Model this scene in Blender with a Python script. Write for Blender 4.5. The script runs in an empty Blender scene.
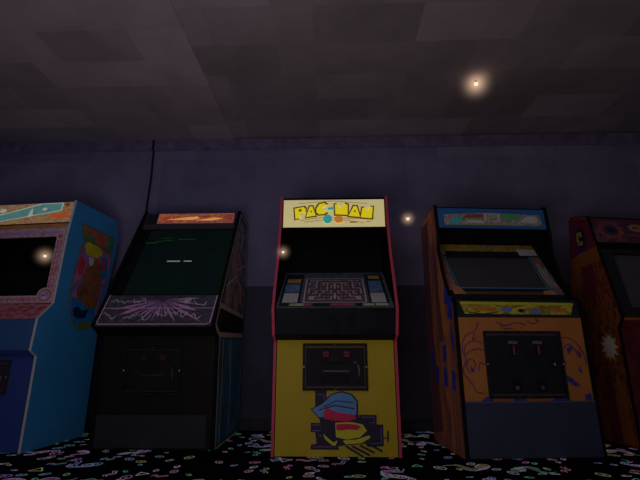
import bpy, bmesh, math, random
from mathutils import Vector, Matrix
R = math.radians
random.seed(7)
SC = bpy.context.scene

# ---------------------------------------------------------------- camera
cam_d = bpy.data.cameras.new('camera'); cam = bpy.data.objects.new('camera', cam_d)
SC.collection.objects.link(cam)
cam.location = (0, 0, 0.62); cam.rotation_euler = (R(90 + 15.2), 0, 0)
cam_d.sensor_width = 36; cam_d.lens = 23.456; cam_d.clip_start = 0.02
SC.camera = cam
# ---------------------------------------------------------------- world, fill lights, exposure
SC.view_settings.view_transform = 'Standard'; SC.view_settings.look = 'None'
SC.view_settings.exposure = 0; SC.view_settings.gamma = 1
w = bpy.data.worlds.new('world'); SC.world = w; w.use_nodes = True
bg = w.node_tree.nodes['Background']; bg.inputs[0].default_value = (0.62, 0.60, 1.0, 1); bg.inputs[1].default_value = 0.018

def area(name, loc, target, size, energy, col, sy=None):
    l = bpy.data.lights.new(name, 'AREA'); l.energy = energy; l.color = col
    l.shape = 'RECTANGLE'; l.size = size; l.size_y = sy or size
    o = bpy.data.objects.new(name, l); SC.collection.objects.link(o)
    o.location = loc; o.rotation_euler = (Vector(target) - Vector(loc)).to_track_quat('-Z', 'Y').to_euler()
    return o
area('front_fill', (0.2, -0.6, 2.5), (0.3, 3.2, 1.1), 2.2, 2.1, (1.0, .90, .74), 1.0)  # unseen area light added behind the viewer to light the fronts
area('blue_fill', (-0.5, 0.8, 2.35), (-1.9, 3.2, 1.4), .8, 2.0, (.50, .60, 1.0), .6)  # unseen light added to brighten the blue machine's side
area('ceiling_fill', (-0.5, 0.2, 0.25), (-0.4, 1.5, 2.7), 1.4, 10.0, (1.0, .88, .84), 1.0)  # unseen light added low down to brighten the ceiling
area('right_fill', (2.9, 0.6, 2.3), (1.6, 3.4, 1.2), 0.8, 0.7, (1.0, .82, .66), .6)  # unseen light added as warm fill from the right

# ---------------------------------------------------------------- materials
def lin(c):
    return tuple((v / 255 / 12.92) if v / 255 <= .04045 else ((v / 255 + .055) / 1.055) ** 2.4 for v in c)
K = 0.115                                        # light level the seen colours were read at
def alb(c, k=K): return tuple(min(.9, v / k) for v in lin(c)) + (1,)
MATS = {}
def M(name, rgb, rough=.6, var=.18, scale=14, spec=.25, emis=None, es=1.0, bump=0):
    """rgb: sRGB of the surface as it reads in the dim room"""
    if name in MATS: return MATS[name]
    m = bpy.data.materials.new(name); m.use_nodes = True; nt = m.node_tree; p = nt.nodes['Principled BSDF']
    tc = nt.nodes.new('ShaderNodeTexCoord'); n = nt.nodes.new('ShaderNodeTexNoise')
    n.inputs['Scale'].default_value = scale; n.inputs['Detail'].default_value = 4
    nt.links.new(tc.outputs['Object'], n.inputs['Vector'])
    cr = nt.nodes.new('ShaderNodeValToRGB'); a = alb(rgb)
    cr.color_ramp.elements[0].position = .3; cr.color_ramp.elements[1].position = .7
    cr.color_ramp.elements[0].color = tuple(v * (1 - var) for v in a[:3]) + (1,)
    cr.color_ramp.elements[1].color = tuple(min(1, v * (1 + var)) for v in a[:3]) + (1,)
    nt.links.new(n.outputs['Fac'], cr.inputs['Fac']); nt.links.new(cr.outputs['Color'], p.inputs['Base Color'])
    p.inputs['Roughness'].default_value = rough; p.inputs['Specular IOR Level'].default_value = spec
    if bump:
        b = nt.nodes.new('ShaderNodeBump'); b.inputs['Strength'].default_value = bump; b.inputs['Distance'].default_value = .01
        nt.links.new(n.outputs['Fac'], b.inputs['Height']); nt.links.new(b.outputs['Normal'], p.inputs['Normal'])
    if emis:
        p.inputs['Emission Color'].default_value = lin(emis) + (1,); p.inputs['Emission Strength'].default_value = es
    MATS[name] = m; return m
def A(name, cols, scale=(9, 9, 9), detail=3, rough=.5, emis=0, dist=.6, spec=.2, rot=(0, 0, 0)):
    """blotchy printed artwork: noise through a stepped ramp of colours"""
    if name in MATS: return MATS[name]
    m = bpy.data.materials.new(name); m.use_nodes = True; nt = m.node_tree; p = nt.nodes['Principled BSDF']
    tc = nt.nodes.new('ShaderNodeTexCoord'); mp = nt.nodes.new('ShaderNodeMapping'); n = nt.nodes.new('ShaderNodeTexNoise')
    mp.inputs['Scale'].default_value = scale; mp.inputs['Rotation'].default_value = rot
    n.inputs['Scale'].default_value = 1; n.inputs['Detail'].default_value = detail; n.inputs['Distortion'].default_value = dist
    cr = nt.nodes.new('ShaderNodeValToRGB'); e = cr.color_ramp.elements
    k = len(cols)
    for i, c in enumerate(cols):
        pos = .28 + .44 * i / max(1, k - 1)
        el = e[i] if i < 2 else e.new(pos)
        el.position = pos; el.color = (lin(c) + (1,)) if emis else alb(c)
    for i, c in enumerate(cols): e[i].color = (lin(c) + (1,)) if emis else alb(c)
    nt.links.new(tc.outputs['Object'], mp.inputs['Vector']); nt.links.new(mp.outputs['Vector'], n.inputs['Vector'])
    nt.links.new(n.outputs['Fac'], cr.inputs['Fac'])
    if emis:
        p.inputs['Base Color'].default_value = (.05, .05, .05, 1)
        nt.links.new(cr.outputs['Color'], p.inputs['Emission Color']); p.inputs['Emission Strength'].default_value = emis
    else: nt.links.new(cr.outputs['Color'], p.inputs['Base Color'])
    p.inputs['Roughness'].default_value = rough; p.inputs['Specular IOR Level'].default_value = spec
    MATS[name] = m; return m

# ---------------------------------------------------------------- mesh helpers
class MB:
    def __init__(s): s.v = []; s.f = []; s.m = []; s.mats = []
    def mi(s, mat):
        if mat not in s.mats: s.mats.append(mat)
        return s.mats.index(mat)
    def face(s, pts, mat):
        b = len(s.v); s.v += [tuple(p) for p in pts]; s.f.append(tuple(range(b, b + len(pts)))); s.m.append(s.mi(mat))
    def hexa(s, p, mat):                        # 8 points: bottom ring of 4, top ring of 4
        b = len(s.v); s.v += [tuple(q) for q in p]; i = s.mi(mat)
        for f in ((3, 2, 1, 0), (4, 5, 6, 7), (0, 1, 5, 4), (1, 2, 6, 5), (2, 3, 7, 6), (3, 0, 4, 7)):
            s.f.append(tuple(b + k for k in f)); s.m.append(i)
    def box(s, x0, x1, y0, y1, z0, z1, mat):
        s.hexa([(x0, y0, z0), (x1, y0, z0), (x1, y1, z0), (x0, y1, z0), (x0, y0, z1), (x1, y0, z1), (x1, y1, z1), (x0, y1, z1)], mat)
    def prism(s, poly, x0, x1, mat):            # (y, z) outline extruded along x
        n = len(poly); b = len(s.v); i = s.mi(mat)
        s.v += [(x0, y, z) for y, z in poly] + [(x1, y, z) for y, z in poly]
        s.f.append(tuple(b + k for k in range(n))); s.m.append(i)
        s.f.append(tuple(b + n + k for k in reversed(range(n)))); s.m.append(i)
        for k in range(n):
            j = (k + 1) % n; s.f.append((b + j, b + k, b + n + k, b + n + j)); s.m.append(i)
    def tube(s, pts, r, mat, n=10):
        i = s.mi(mat); rings = []
        for k, p in enumerate(pts):
            p = Vector(p); d = (Vector(pts[min(k + 1, len(pts) - 1)]) - Vector(pts[max(k - 1, 0)])).normalized()
            a = d.orthogonal().normalized(); c = d.cross(a); rr = r[k] if isinstance(r, (list, tuple)) else r
            b = len(s.v); s.v += [tuple(p + (a * math.cos(t) + c * math.sin(t)) * rr) for t in [2 * math.pi * q / n for q in range(n)]]
            rings.append(b)
        for a_, b_ in zip(rings, rings[1:]):
            for q in range(n):
                s.f.append((a_ + q, a_ + (q + 1) % n, b_ + (q + 1) % n, b_ + q)); s.m.append(i)
        s.f.append(tuple(rings[0] + q for q in reversed(range(n)))); s.m.append(i)
        s.f.append(tuple(rings[-1] + q for q in range(n))); s.m.append(i)
    def build(s, name, parent=None, bevel=0, smooth=False):
        me = bpy.data.meshes.new(name); me.from_pydata(s.v, [], s.f); me.update()
        for m in s.mats: me.materials.append(m)
        me.polygons.foreach_set('material_index', s.m)
        if smooth: me.polygons.foreach_set('use_smooth', [True] * len(s.f))
        bm = bmesh.new(); bm.from_mesh(me)
        if not getattr(s, 'keep', False): bmesh.ops.recalc_face_normals(bm, faces=bm.faces)
        bm.to_mesh(me); bm.free()
        o = bpy.data.objects.new(name, me); SC.collection.objects.link(o)
        if parent: o.parent = parent
        if bevel:
            b = o.modifiers.new('bevel', 'BEVEL'); b.width = bevel; b.segments = 2; b.limit_method = 'ANGLE'
        return o

class Fr:
    """a flat face of a cabinet, through profile points p1 -> p2 (depth, height); x across, t up the face, h outwards"""
    def __init__(s, p1, p2):
        s.p1 = p1; L = math.hypot(p2[0] - p1[0], p2[1] - p1[1]); s.L = L
        s.t = ((p2[0] - p1[0]) / L, (p2[1] - p1[1]) / L); s.n = (-s.t[1], s.t[0])
    def at(s, x, t, h=0):
        return (x, s.p1[0] + s.t[0] * t + s.n[0] * h, s.p1[1] + s.t[1] * t + s.n[1] * h)
    def slab(s, mb, x0, x1, t0, t1, h0, h1, mat):
        mb.hexa([s.at(x0, t0, h0), s.at(x1, t0, h0), s.at(x1, t0, h1), s.at(x0, t0, h1),
                 s.at(x0, t1, h0), s.at(x1, t1, h0), s.at(x1, t1, h1), s.at(x0, t1, h1)], mat)
    def art(s, mb, shapes, h=.0012):
        st_ = min(.00035, .006 / max(1, len(shapes)))
        for k, (mat, pts) in enumerate(shapes): mb.face([s.at(x, t, h + k * st_) for x, t in pts], mat)
    def tube(s, mb, pts, r, mat, h=0, n=8): mb.tube([s.at(x, t, h) for x, t in pts], r, mat, n)

def rect(x0, x1, t0, t1): return [(x0, t0), (x1, t0), (x1, t1), (x0, t1)]
def ell(cx, cy, rx, ry, n=24, a0=0, a1=360): 
    full = a1 - a0 >= 360; m = n if full else n + 1
    return [(cx + rx * math.cos(R(a0 + (a1 - a0) * k / n)), cy + ry * math.sin(R(a0 + (a1 - a0) * k / n))) for k in range(m)]
def star_pts(cx, cy, r1, r2, n): return [(cx + (r2 if k % 2 else r1) * math.cos(math.pi * k / n), cy + (r2 if k % 2 else r1) * math.sin(math.pi * k / n)) for k in range(2 * n)]
def stroke(pts, w):                              # thin flat ribbon round an open line
    l = []; r = []
    for k, p in enumerate(pts):
        a = pts[max(0, k - 1)]; b = pts[min(len(pts) - 1, k + 1)]; dx, dy = b[0] - a[0], b[1] - a[1]; L = math.hypot(dx, dy) or 1
        nx, ny = -dy / L * w / 2, dx / L * w / 2; l.append((p[0] + nx, p[1] + ny)); r.append((p[0] - nx, p[1] - ny))
    return l + r[::-1]
def smooth(p, n=5):
    o = []
    for k in range(len(p) - 1):
        a, b, c, d = p[max(0, k - 1)], p[k], p[k + 1], p[min(len(p) - 1, k + 2)]
        for q in range(n):
            u = q / n; o.append(tuple(.5 * (2 * b[i] + (c[i] - a[i]) * u + (2 * a[i] - 5 * b[i] + 4 * c[i] - d[i]) * u * u + (3 * b[i] - a[i] - 3 * c[i] + d[i]) * u ** 3) for i in (0, 1)))
    return o + [p[-1]]
def seg_strokes(mat, lines, w): return [(mat, stroke(l, w)) for l in lines]
def text_face(mb, fr, txt, mat, cx, ct, size, h=.002, sx=1.0, bold=.0):
    c = bpy.data.curves.new('lettering', 'FONT'); c.body = txt; c.size = size; c.align_x = 'CENTER'; c.align_y = 'CENTER'; c.offset = bold
    c.resolution_u = 3
    o = bpy.data.objects.new('lettering', c); SC.collection.objects.link(o)
    me = o.to_mesh()
    for p in me.polygons: mb.face([fr(cx + me.vertices[i].co.x * sx, ct + me.vertices[i].co.y, h) for i in p.vertices], mat)
    o.to_mesh_clear(); bpy.data.objects.remove(o); bpy.data.curves.remove(c)

def thing(name, label, cat, loc, rz=0, group=None):
    o = bpy.data.objects.new(name, None); SC.collection.objects.link(o); o.location = loc; o.rotation_euler = (0, 0, R(rz))
    o.empty_display_size = .1; o['label'] = label; o['category'] = cat
    if group: o['group'] = group
    return o
def struct(o): o['kind'] = 'structure'; return o

# ================================================================ ROOM  (turned -1.8 degrees to the view, back wall through (0, 3.75))
YAW = -1.8; H = 2.70
def room(o):
    o.location = (0, 3.76, 0); o.rotation_euler = (0, 0, R(YAW)); return struct(o)
UX, VF = 4.3, -6.5                               # half width, how far the floor runs towards the viewer

def concrete(name, cols, brick, bw, bh, mortar, low=None, zsplit=1.21, rot=0, blotch=.35):
    m = bpy.data.materials.new(name); m.use_nodes = True; nt = m.node_tree; N = nt.nodes; L = nt.links; p = N['Principled BSDF']
    tc = N.new('ShaderNodeTexCoord'); mp = N.new('ShaderNodeMapping'); mp.inputs['Rotation'].default_value = rot if isinstance(rot, tuple) else (0, 0, rot)
    L.new(tc.outputs['Object'], mp.inputs['Vector'])
    b = N.new('ShaderNodeTexBrick'); b.inputs['Scale'].default_value = 1; b.inputs['Brick Width'].default_value = bw
    b.inputs['Row Height'].default_value = bh; b.inputs['Mortar Size'].default_value = mortar; b.inputs['Mortar Smooth'].default_value = 1
    b.offset = .37; b.inputs['Bias'].default_value = 0
    b.inputs['Color1'].default_value = alb(cols[0]); b.inputs['Color2'].default_value = alb(cols[1]); b.inputs['Mortar'].default_value = alb(cols[2])
    L.new(mp.outputs['Vector'], b.inputs['Vector'])
    n = N.new('ShaderNodeTexNoise'); n.inputs['Scale'].default_value = 2.2; n.inputs['Detail'].default_value = 8; n.inputs['Roughness'].default_value = .65
    L.new(tc.outputs['Object'], n.inputs['Vector'])
    r = N.new('ShaderNodeMapRange'); r.inputs[1].default_value = .3; r.inputs[2].default_value = .7; r.inputs[3].default_value = 1 - blotch; r.inputs[4].default_value = 1 + blotch
    L.new(n.outputs['Fac'], r.inputs[0])
    mx = N.new('ShaderNodeMix'); mx.data_type = 'RGBA'; mx.blend_type = 'MULTIPLY'; mx.inputs[0].default_value = 1
    L.new(b.outputs['Color'], mx.inputs[6]); L.new(r.outputs[0], mx.inputs[7]); out = mx.outputs[2]
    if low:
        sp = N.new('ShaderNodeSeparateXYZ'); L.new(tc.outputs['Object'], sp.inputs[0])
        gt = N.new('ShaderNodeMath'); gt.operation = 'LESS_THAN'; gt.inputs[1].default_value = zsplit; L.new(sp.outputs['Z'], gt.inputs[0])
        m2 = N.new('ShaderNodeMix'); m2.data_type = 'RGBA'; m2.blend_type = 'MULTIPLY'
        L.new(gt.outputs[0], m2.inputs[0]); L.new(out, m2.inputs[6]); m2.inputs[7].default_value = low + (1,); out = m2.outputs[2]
    L.new(out, p.inputs['Base Color']); p.inputs['Roughness'].default_value = .85; p.inputs['Specular IOR Level'].default_value = .15
    bp = N.new('ShaderNodeBump'); bp.inputs['Strength'].default_value = .25; bp.inputs['Distance'].default_value = .008
    L.new(n.outputs['Fac'], bp.inputs['Height']); L.new(bp.outputs['Normal'], p.inputs['Normal'])
    return m
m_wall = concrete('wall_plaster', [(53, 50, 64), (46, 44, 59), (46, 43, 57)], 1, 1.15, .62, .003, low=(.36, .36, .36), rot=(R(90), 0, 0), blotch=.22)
m_side = M('side_wall_plaster', (44, 40, 56), .85, .2, 3)
m_ceil = concrete('ceiling_light_patches', [(76, 69, 74), (64, 58, 64), (66, 60, 66)], 1, .62, .30, .002, blotch=.16)  # blocky patches of light painted as brick tones
m_ceil_b = concrete('ceiling_light_patches_dim', [(68, 62, 66), (56, 51, 54), (58, 53, 57)], 1, .70, .33, .002, blotch=.16)  # same painted light patches, darker beyond the shadow edge
m_trim = M('trim_plaster', (44, 39, 54), .8, .25, 12)

# ceiling: left bay hangs 12 mm lower than the right bay and is painted lighter: a shadow edge put into shape and colour
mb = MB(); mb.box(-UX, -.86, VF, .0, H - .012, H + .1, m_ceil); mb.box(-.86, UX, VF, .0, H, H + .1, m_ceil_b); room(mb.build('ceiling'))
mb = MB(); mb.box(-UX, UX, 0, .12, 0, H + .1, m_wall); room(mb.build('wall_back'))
mb = MB(); mb.box(-UX - .12, -UX, VF, .12, 0, H + .1, m_side); room(mb.build('wall_left'))
mb = MB(); mb.box(UX, UX + .12, VF, .12, 0, H + .1, m_side); room(mb.build('wall_right'))
mb = MB()
mb.prism([(-.035, H - .012), (-.035, H - .03), (-.022, H - .042), (-.022, H - .075), (-.010, H - .09), (-.010, H - .12), (0, H - .12), (0, H - .012)], -UX, UX, m_trim)
room(mb.build('trim_1', bevel=.003))
mb = MB(); mb.prism([(-.016, 0), (-.016, .075), (-.008, .09), (0, .09), (0, 0)], -UX, UX, M('baseboard_paint', (20, 19, 24), .7)); room(mb.build('baseboard_back'))

# carpet: black pile with printed neon squiggles, emission added to brighten them
m_black = M('carpet_black', (3, 3, 5), .95, .4, 60, .05)
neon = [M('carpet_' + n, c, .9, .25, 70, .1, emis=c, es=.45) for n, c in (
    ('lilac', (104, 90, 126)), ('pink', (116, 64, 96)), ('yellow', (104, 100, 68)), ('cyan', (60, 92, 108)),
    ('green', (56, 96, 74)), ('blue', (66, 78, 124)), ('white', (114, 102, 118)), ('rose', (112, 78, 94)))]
mb = MB(); mb.keep = True
mb.box(-UX, UX, VF, .1, -.08, 0, m_black)
def ribbon(pts, w, mat, z):
    for k in range(len(pts) - 1):
        a, b = pts[k], pts[k + 1]; dx, dy = b[0] - a[0], b[1] - a[1]; L = math.hypot(dx, dy) or 1; nx, ny = -dy / L * w / 2, dx / L * w / 2
        mb.face([(a[0] - nx, a[1] - ny, z), (b[0] - nx, b[1] - ny, z), (b[0] + nx, b[1] + ny, z), (a[0] + nx, a[1] + ny, z)], mat)
def motif(cx, cy, kind, z):
    a = random.uniform(0, 6.28); ca, sa = math.cos(a), math.sin(a); s = random.uniform(.85, 1.3); mt = random.choice(neon)
    T = lambda p: (cx + (p[0] * ca - p[1] * sa) * s, cy + (p[0] * sa + p[1] * ca) * s)
    m2 = random.choice(neon); E = lambda rx, ry, ox=0, oy=0, n=12: [T((ox + rx * math.cos(t * 6.2832 / n), oy + ry * math.sin(t * 6.2832 / n))) for t in range(n + 1)]
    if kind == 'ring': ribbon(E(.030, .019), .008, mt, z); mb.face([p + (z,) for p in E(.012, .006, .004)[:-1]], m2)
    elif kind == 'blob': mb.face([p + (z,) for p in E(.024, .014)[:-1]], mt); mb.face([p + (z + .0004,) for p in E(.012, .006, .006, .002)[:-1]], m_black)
    elif kind == 'tri':
        q = [T(p) for p in ((-.032, -.02), (.032, -.02), (0, .03))]; ribbon(q + q[:1], .009, mt, z)
    elif kind == 'wave':
        for o_ in (0, .016): ribbon([T((-.05 + .012 * k, o_ + .012 * math.sin(k * 1.1))) for k in range(9)], .007, mt if o_ else m2, z + o_ * .02)
    elif kind == 'curl':
        pts = [(-.13 + .02 * k, .028 * math.sin(k * .75)) for k in range(8)]
        pts += [(.03 + .033 * math.sin(t * .55) * (1 - t * .04), .04 - .036 * math.cos(t * .55) * (1 - t * .04)) for t in range(2, 14)]
        for k, (ox, oy) in enumerate(((0, 0), (.006, .016), (-.006, -.016))): ribbon([T((p[0] + ox, p[1] + oy)) for p in pts[k * 2:]], .008, (mt, m2, neon[0])[k], z + .0002 * k)
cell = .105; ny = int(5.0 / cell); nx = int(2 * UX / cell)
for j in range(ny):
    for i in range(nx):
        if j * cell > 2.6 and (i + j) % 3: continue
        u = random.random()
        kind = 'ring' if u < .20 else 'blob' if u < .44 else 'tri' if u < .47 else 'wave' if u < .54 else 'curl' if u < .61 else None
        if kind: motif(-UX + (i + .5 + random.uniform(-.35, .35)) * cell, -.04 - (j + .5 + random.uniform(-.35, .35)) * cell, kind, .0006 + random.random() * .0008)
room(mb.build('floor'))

# wall cable
mb = MB(); m_dark = M('dark_rubber', (9, 8, 10), .7)
mb.tube([(0, -.02, 0.02), (0.004, -.02, 1.2), (-.004, -.02, 2.0), (0.006, -.02, 2.3), (0, -.02, H - .13), (0, -.045, H - .1), (0, -.045, H - .02)], .010, m_dark)
c_ = mb.build('wall_cable', smooth=True); c_['label'] = 'thin dark cable running up the wall behind the black arcade machine'; c_['category'] = 'cable'
c_.location = (-1.665, 3.815, 0); c_.rotation_euler = (0, 0, R(YAW))

# ================================================================ ARCADE CABINETS
m_void = M('flat_black_paint', (4, 4, 5), .8, .3, 20, .1)
m_semi = M('satin_black_paint', (5, 5, 6), .6, .3, 20, .12)
m_metal = M('dark_painted_steel', (12, 10, 14), .6, .2, 18, .12)
m_metal_hi = M('worn_steel_edge', (44, 41, 50), .4, .2, 30, .5)
m_metal_lo = M('recess_black', (6, 5, 8), .7)
m_chrome = M('dull_chrome', (88, 84, 92), .3, .1, 30, .7)

def side_panels(root, prof, w, mat, th=.02, trim=None, trim_h=.004, nfront=None, left_art=None, right_art=None, inner=None, front_trim=None):
    """two shaped side panels; prof runs from the front foot up the front edge, over the top and down the back"""
    for k, x0 in enumerate((0, w - th)):
        mb = MB(); mb.prism(prof, x0, x0 + th, mat)
        if inner:                                # black painted inner face
            xi = x0 + th + .0008 if k == 0 else x0 - .0008; mb.face([(xi, y, z) for y, z in prof], inner)
        art = left_art if k == 0 else right_art
        if art:
            for q, (m, pts) in enumerate(art):
                xo = (x0 - .0012 - q * .0003) if k == 0 else (x0 + th + .0012 + q * .0003); mb.face([(xo, y, z) for y, z in pts], m)
        p = mb.build('side_panel', root)
        if trim:
            mt = MB()
            for a, b in list(zip(prof, prof[1:]))[:nfront]:
                f = Fr(a, b); f.slab(mt, x0 - .002, x0 + th + .002, -.002, f.L + .002, 0.0005, trim_h, trim)
            mt.build('edge_trim', p)
    return
def core(root, poly, x0, x1, mat):
    mb = MB(); mb.prism(poly, x0, x1, mat); return mb.build('cabinet_body', root)
def panel(root, name, p1, p2, x0, x1, mat, shapes=(), th=.012, bevel=.0015, txt=None):
    f = Fr(p1, p2); mb = MB(); mb.keep = False
    f.slab(mb, x0, x1, 0, f.L, -th, 0, mat); f.art(mb, shapes)
    if txt: txt(mb, f)
    return mb.build(name, root), f
def screw(f, mb, x, t, r=.006, h=.02, mat=None): mb.tube([f.at(x, t, h), f.at(x, t, h + .003)], r, mat or m_chrome, 10)

def coin_door(root, f, x0, x1, t0, t1, style='lever', tone=None, red=None, hi=None):
    md = tone or m_metal; m_metal_hi = hi or globals()['m_metal_hi']
    mb = MB()                                    # frame
    b = .016
    for r_ in ((x0, x1, t0, t0 + b), (x0, x1, t1 - b, t1), (x0, x0 + b, t0 + b, t1 - b), (x1 - b, x1, t0 + b, t1 - b)): f.slab(mb, r_[0], r_[1], r_[2], r_[3], .0005, .016, md)
    for x in (x0 + .008, x1 - .008): screw(f, mb, x, (t0 + t1) / 2, .005, .016)
    for t in (t0 + .008, t1 - .008): screw(f, mb, (x0 + x1) / 2, t, .005, .016, m_metal_hi)
    door = mb.build('coin_door', root, bevel=.002)
    mb = MB(); f.slab(mb, x0 + b + .003, x1 - b - .003, t0 + b + .003, t1 - b - .003, .0006, .010, md)
    f.slab(mb, x0 + b + .003, x1 - b - .003, t1 - b - .010, t1 - b - .006, .010, .0125, m_metal_hi)
    f.slab(mb, x0 + b + .003, x1 - b - .003, t0 + b + .006, t0 + b + .009, .010, .0125, m_metal_hi)
    mb.build('door_leaf', door, bevel=.0015)
    W, T = x1 - x0, t1 - t0
    red = red or M('coin_button_red', (50, 14, 20), .6, .2)
    for q in (.36, .68):
        cx = x0 + W * q
        mb = MB()
        if style == 'lever':
            f.slab(mb, cx - .026, cx + .026, t0 + T * .68, t0 + T * .86, .010, .016, m_metal_lo)
            f.slab(mb, cx - .019, cx + .019, t0 + T * .71, t0 + T * .83, .016, .022, red)
            f.slab(mb, cx - .012, cx + .012, t0 + T * .76, t0 + T * .775, .022, .024, m_metal_lo)
        else:
            f.slab(mb, cx - .03, cx + .03, t0 + T * .80, t0 + T * .85, .010, .020, m_metal_hi)
            f.slab(mb, cx - .020, cx + .020, t0 + T * .62, t0 + T * .80, .010, .018, m_metal_lo)
            f.slab(mb, cx - .003, cx + .010, t0 + T * .64, t0 + T * .78, .018, .022, M('coin_slot_red', (58, 24, 24), .5))
        mb.build('coin_button', door, bevel=.002)
    mb = MB()
    if style == 'lever':
        f.slab(mb, x0 + W * .28, x0 + W * .74, t0 + T * .57, t0 + T * .62, .010, .016, m_metal_lo)
        f.slab(mb, x0 + W * .28, x0 + W * .74, t0 + T * .54, t0 + T * .57, .010, .013, md)
        f.slab(mb, x0 + W * .32, x0 + W * .72, t0 + T * .40, t0 + T * .42, .010, .015, m_metal_hi)
        f.slab(mb, x0 + W * .28, x0 + W * .74, t0 + T * .14, t0 + T * .34, .010, .012, m_metal_lo)
        mb.build('coin_return', door, bevel=.0015)
        mb = MB(); f.tube(mb, [(x0 + W * .79, t0 + T * .60), (x0 + W * .84, t0 + T * .60), (x0 + W * .865, t0 + T * .52), (x0 + W * .872, t0 + T * .40), (x0 + W * .868, t0 + T * .30)], [.005, .008, .008, .007, .004], m_metal_hi, .02)
        f.tube(mb, [(x0 + W * .80, t0 + T * .60), (x0 + W * .801, t0 + T * .601)], .004, m_metal_hi, .012)
        mb.build('door_handle', door, smooth=True)
    else:
        for q in (.36, .68):
            mb = MB(); cx = x0 + W * q; f.slab(mb, cx - .034, cx + .030, t0 + T * .27, t0 + T * .31, .010, .018, m_metal)
            f.slab(mb, cx - .028, cx + .026, t0 + T * .10, t0 + T * .26, .010, .015, m_metal_lo)
            f.slab(mb, cx - .012, cx + .008, t0 + T * .13, t0 + T * .18, .015, .020, m_metal_hi)
            mb.build('coin_return', door, bevel=.0015)
        mb = MB(); cx, ct = x0 + W * .86, t0 + T * .50
        mb.tube([f.at(cx, ct, .010), f.at(cx, ct, .02), f.at(cx, ct, .024)], [.02, .018, .013], m_metal, 16)
        f.slab(mb, cx - .003, cx + .003, ct - .008, ct + .008, .024, .027, m_chrome)
        mb.build('door_lock', door)
    return door

# ---------------------------------------------------------------- 1. yellow maze machine, centre
pac = thing('arcade_cabinet', 'yellow arcade machine with red edging and bright cream lit sign, mid row', 'arcade machine', (-.304, 2.846, 0), -1.8)
W_ = .807
prof = [(0, 0), (0, .70), (-.085, .735), (-.15, .90), (-.065, 1.09), (.045, 1.30), (.11, 1.52), (.155, 1.77), (.56, 1.77), (.72, 1.60), (.72, 0)]
m_yel = M('yellow_paint', (82, 71, 12), .55, .05, 5)
m_redtrim = M('red_edge_moulding', (128, 28, 40), .5, .12, 40)
side_panels(pac, prof, W_, m_yel, th=.014, trim=m_redtrim, nfront=7, inner=m_void)
core(pac, [(.03, .005), (.03, .70), (.42, .88), (.50, 1.22), (.46, 1.25), (.46, 1.52), (.2, 1.60), (.20, 1.73), (.56, 1.755), (.70, 1.59), (.70, .005)], .021, W_ - .021, m_void)
ink = M('ink_dark', (16, 14, 24), .6); ab = M('art_blue', (38, 62, 138), .5, .1); ar = M('art_red', (112, 10, 34), .5, .1)
ay = M('art_yellow', (106, 88, 16), .5, .05); aw = M('art_grey', (120, 118, 124), .6)
def kx(px, py): return (.255 + (px - 312) * .00628, .350 - (py - 397) * .00592)   # print layout grid of the kick panel
def kp(l): return [kx(300 + x / 6.4, 385 + y / 6.4) for x, y in l]
kick_art = []
for r_ in ([(95, 20), (170, 20), (170, 190), (130, 200), (95, 180)], [(68, 242), (150, 242), (150, 300), (68, 300)], [(95, 300), (200, 300), (250, 408), (68, 408), (68, 378), (105, 372)],
           [(378, 190), (490, 190), (490, 250), (530, 250), (530, 385), (430, 390), (378, 330)]):
    kick_art.append((ink, kp(r_)))
grid = M('art_violet_line', (44, 30, 62), .6)
for l in ([(110, 60), (155, 60), (155, 180)], [(80, 255), (140, 255), (140, 290), (80, 290)], [(80, 390), (230, 390), (200, 330), (120, 320)], [(395, 205), (475, 205), (475, 240), (440, 240), (440, 310)], [(515, 270), (515, 365), (450, 370)]):
    kick_art.append((grid, stroke(kp(l), .008)))
# plain generic motif: pointed blue leaf over a red lens, yellow crescents under it, dark streaks
kick_art += [(ink, kp([(66, 155), (130, 118), (200, 55), (270, 38), (335, 55), (372, 100), (374, 200), (440, 240), (452, 330), (400, 372), (270, 382), (210, 392), (140, 330), (125, 220)])),
             (ab, kp([(74, 156), (140, 122), (205, 62), (270, 46), (328, 62), (364, 104), (360, 190), (300, 190), (200, 205), (120, 205)])),
             (ar, kp([(148, 175), (170, 142), (215, 165), (270, 180), (352, 190), (358, 215), (300, 232), (215, 228), (152, 215)])),
             (ay, kp([(225, 240), (330, 236), (400, 250), (425, 290), (380, 330), (300, 345), (228, 330)])),
             (ar, kp([(232, 250), (300, 246), (370, 252), (392, 268), (360, 286), (300, 282), (250, 290), (230, 282)])),
             (ay, kp([(270, 350), (350, 345), (440, 318), (446, 332), (390, 366), (290, 374)])),
             (ay, kp([(146, 308), (180, 338), (212, 362), (240, 350), (224, 384), (190, 380), (160, 345)]))]
for l in ([(290, 385), (400, 450)], [(330, 385), (440, 440)], [(380, 380), (470, 425)], [(440, 375), (520, 415)], [(150, 345), (200, 385)]): kick_art.append((ink, stroke(kp(l), .012)))
kick_art += [(ink, stroke(kp([(120, 160), (220, 130), (350, 150)]), .006)), (ink, stroke(kp([(150, 140), (230, 100), (340, 112)]), .005)), (ink, kp([(552, 288), (562, 288), (562, 358), (552, 358)])), (ink, kp([(530, 330), (556, 330), (556, 336), (530, 336)]))]
_, fk = panel(pac, 'front_panel', (0, .004), (0, .704), .021, W_ - .021, m_yel, [(m, [(x, t - .004) for x, t in p]) for m, p in kick_art])
coin_door(pac, fk, .192, .612, .385, .678)
panel(pac, 'apron_lip', (0.0, .705), (-.085, .735), .021, W_ - .021, m_semi)
m_apron = A('apron_black_gloss', [(3, 4, 5), (8, 10, 14), (3, 3, 4)], (4, 5, 2), rough=.5, spec=.08)
panel(pac, 'control_panel', (-.083, .737), (-.128, .903), .021, W_ - .021, m_apron)
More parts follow.
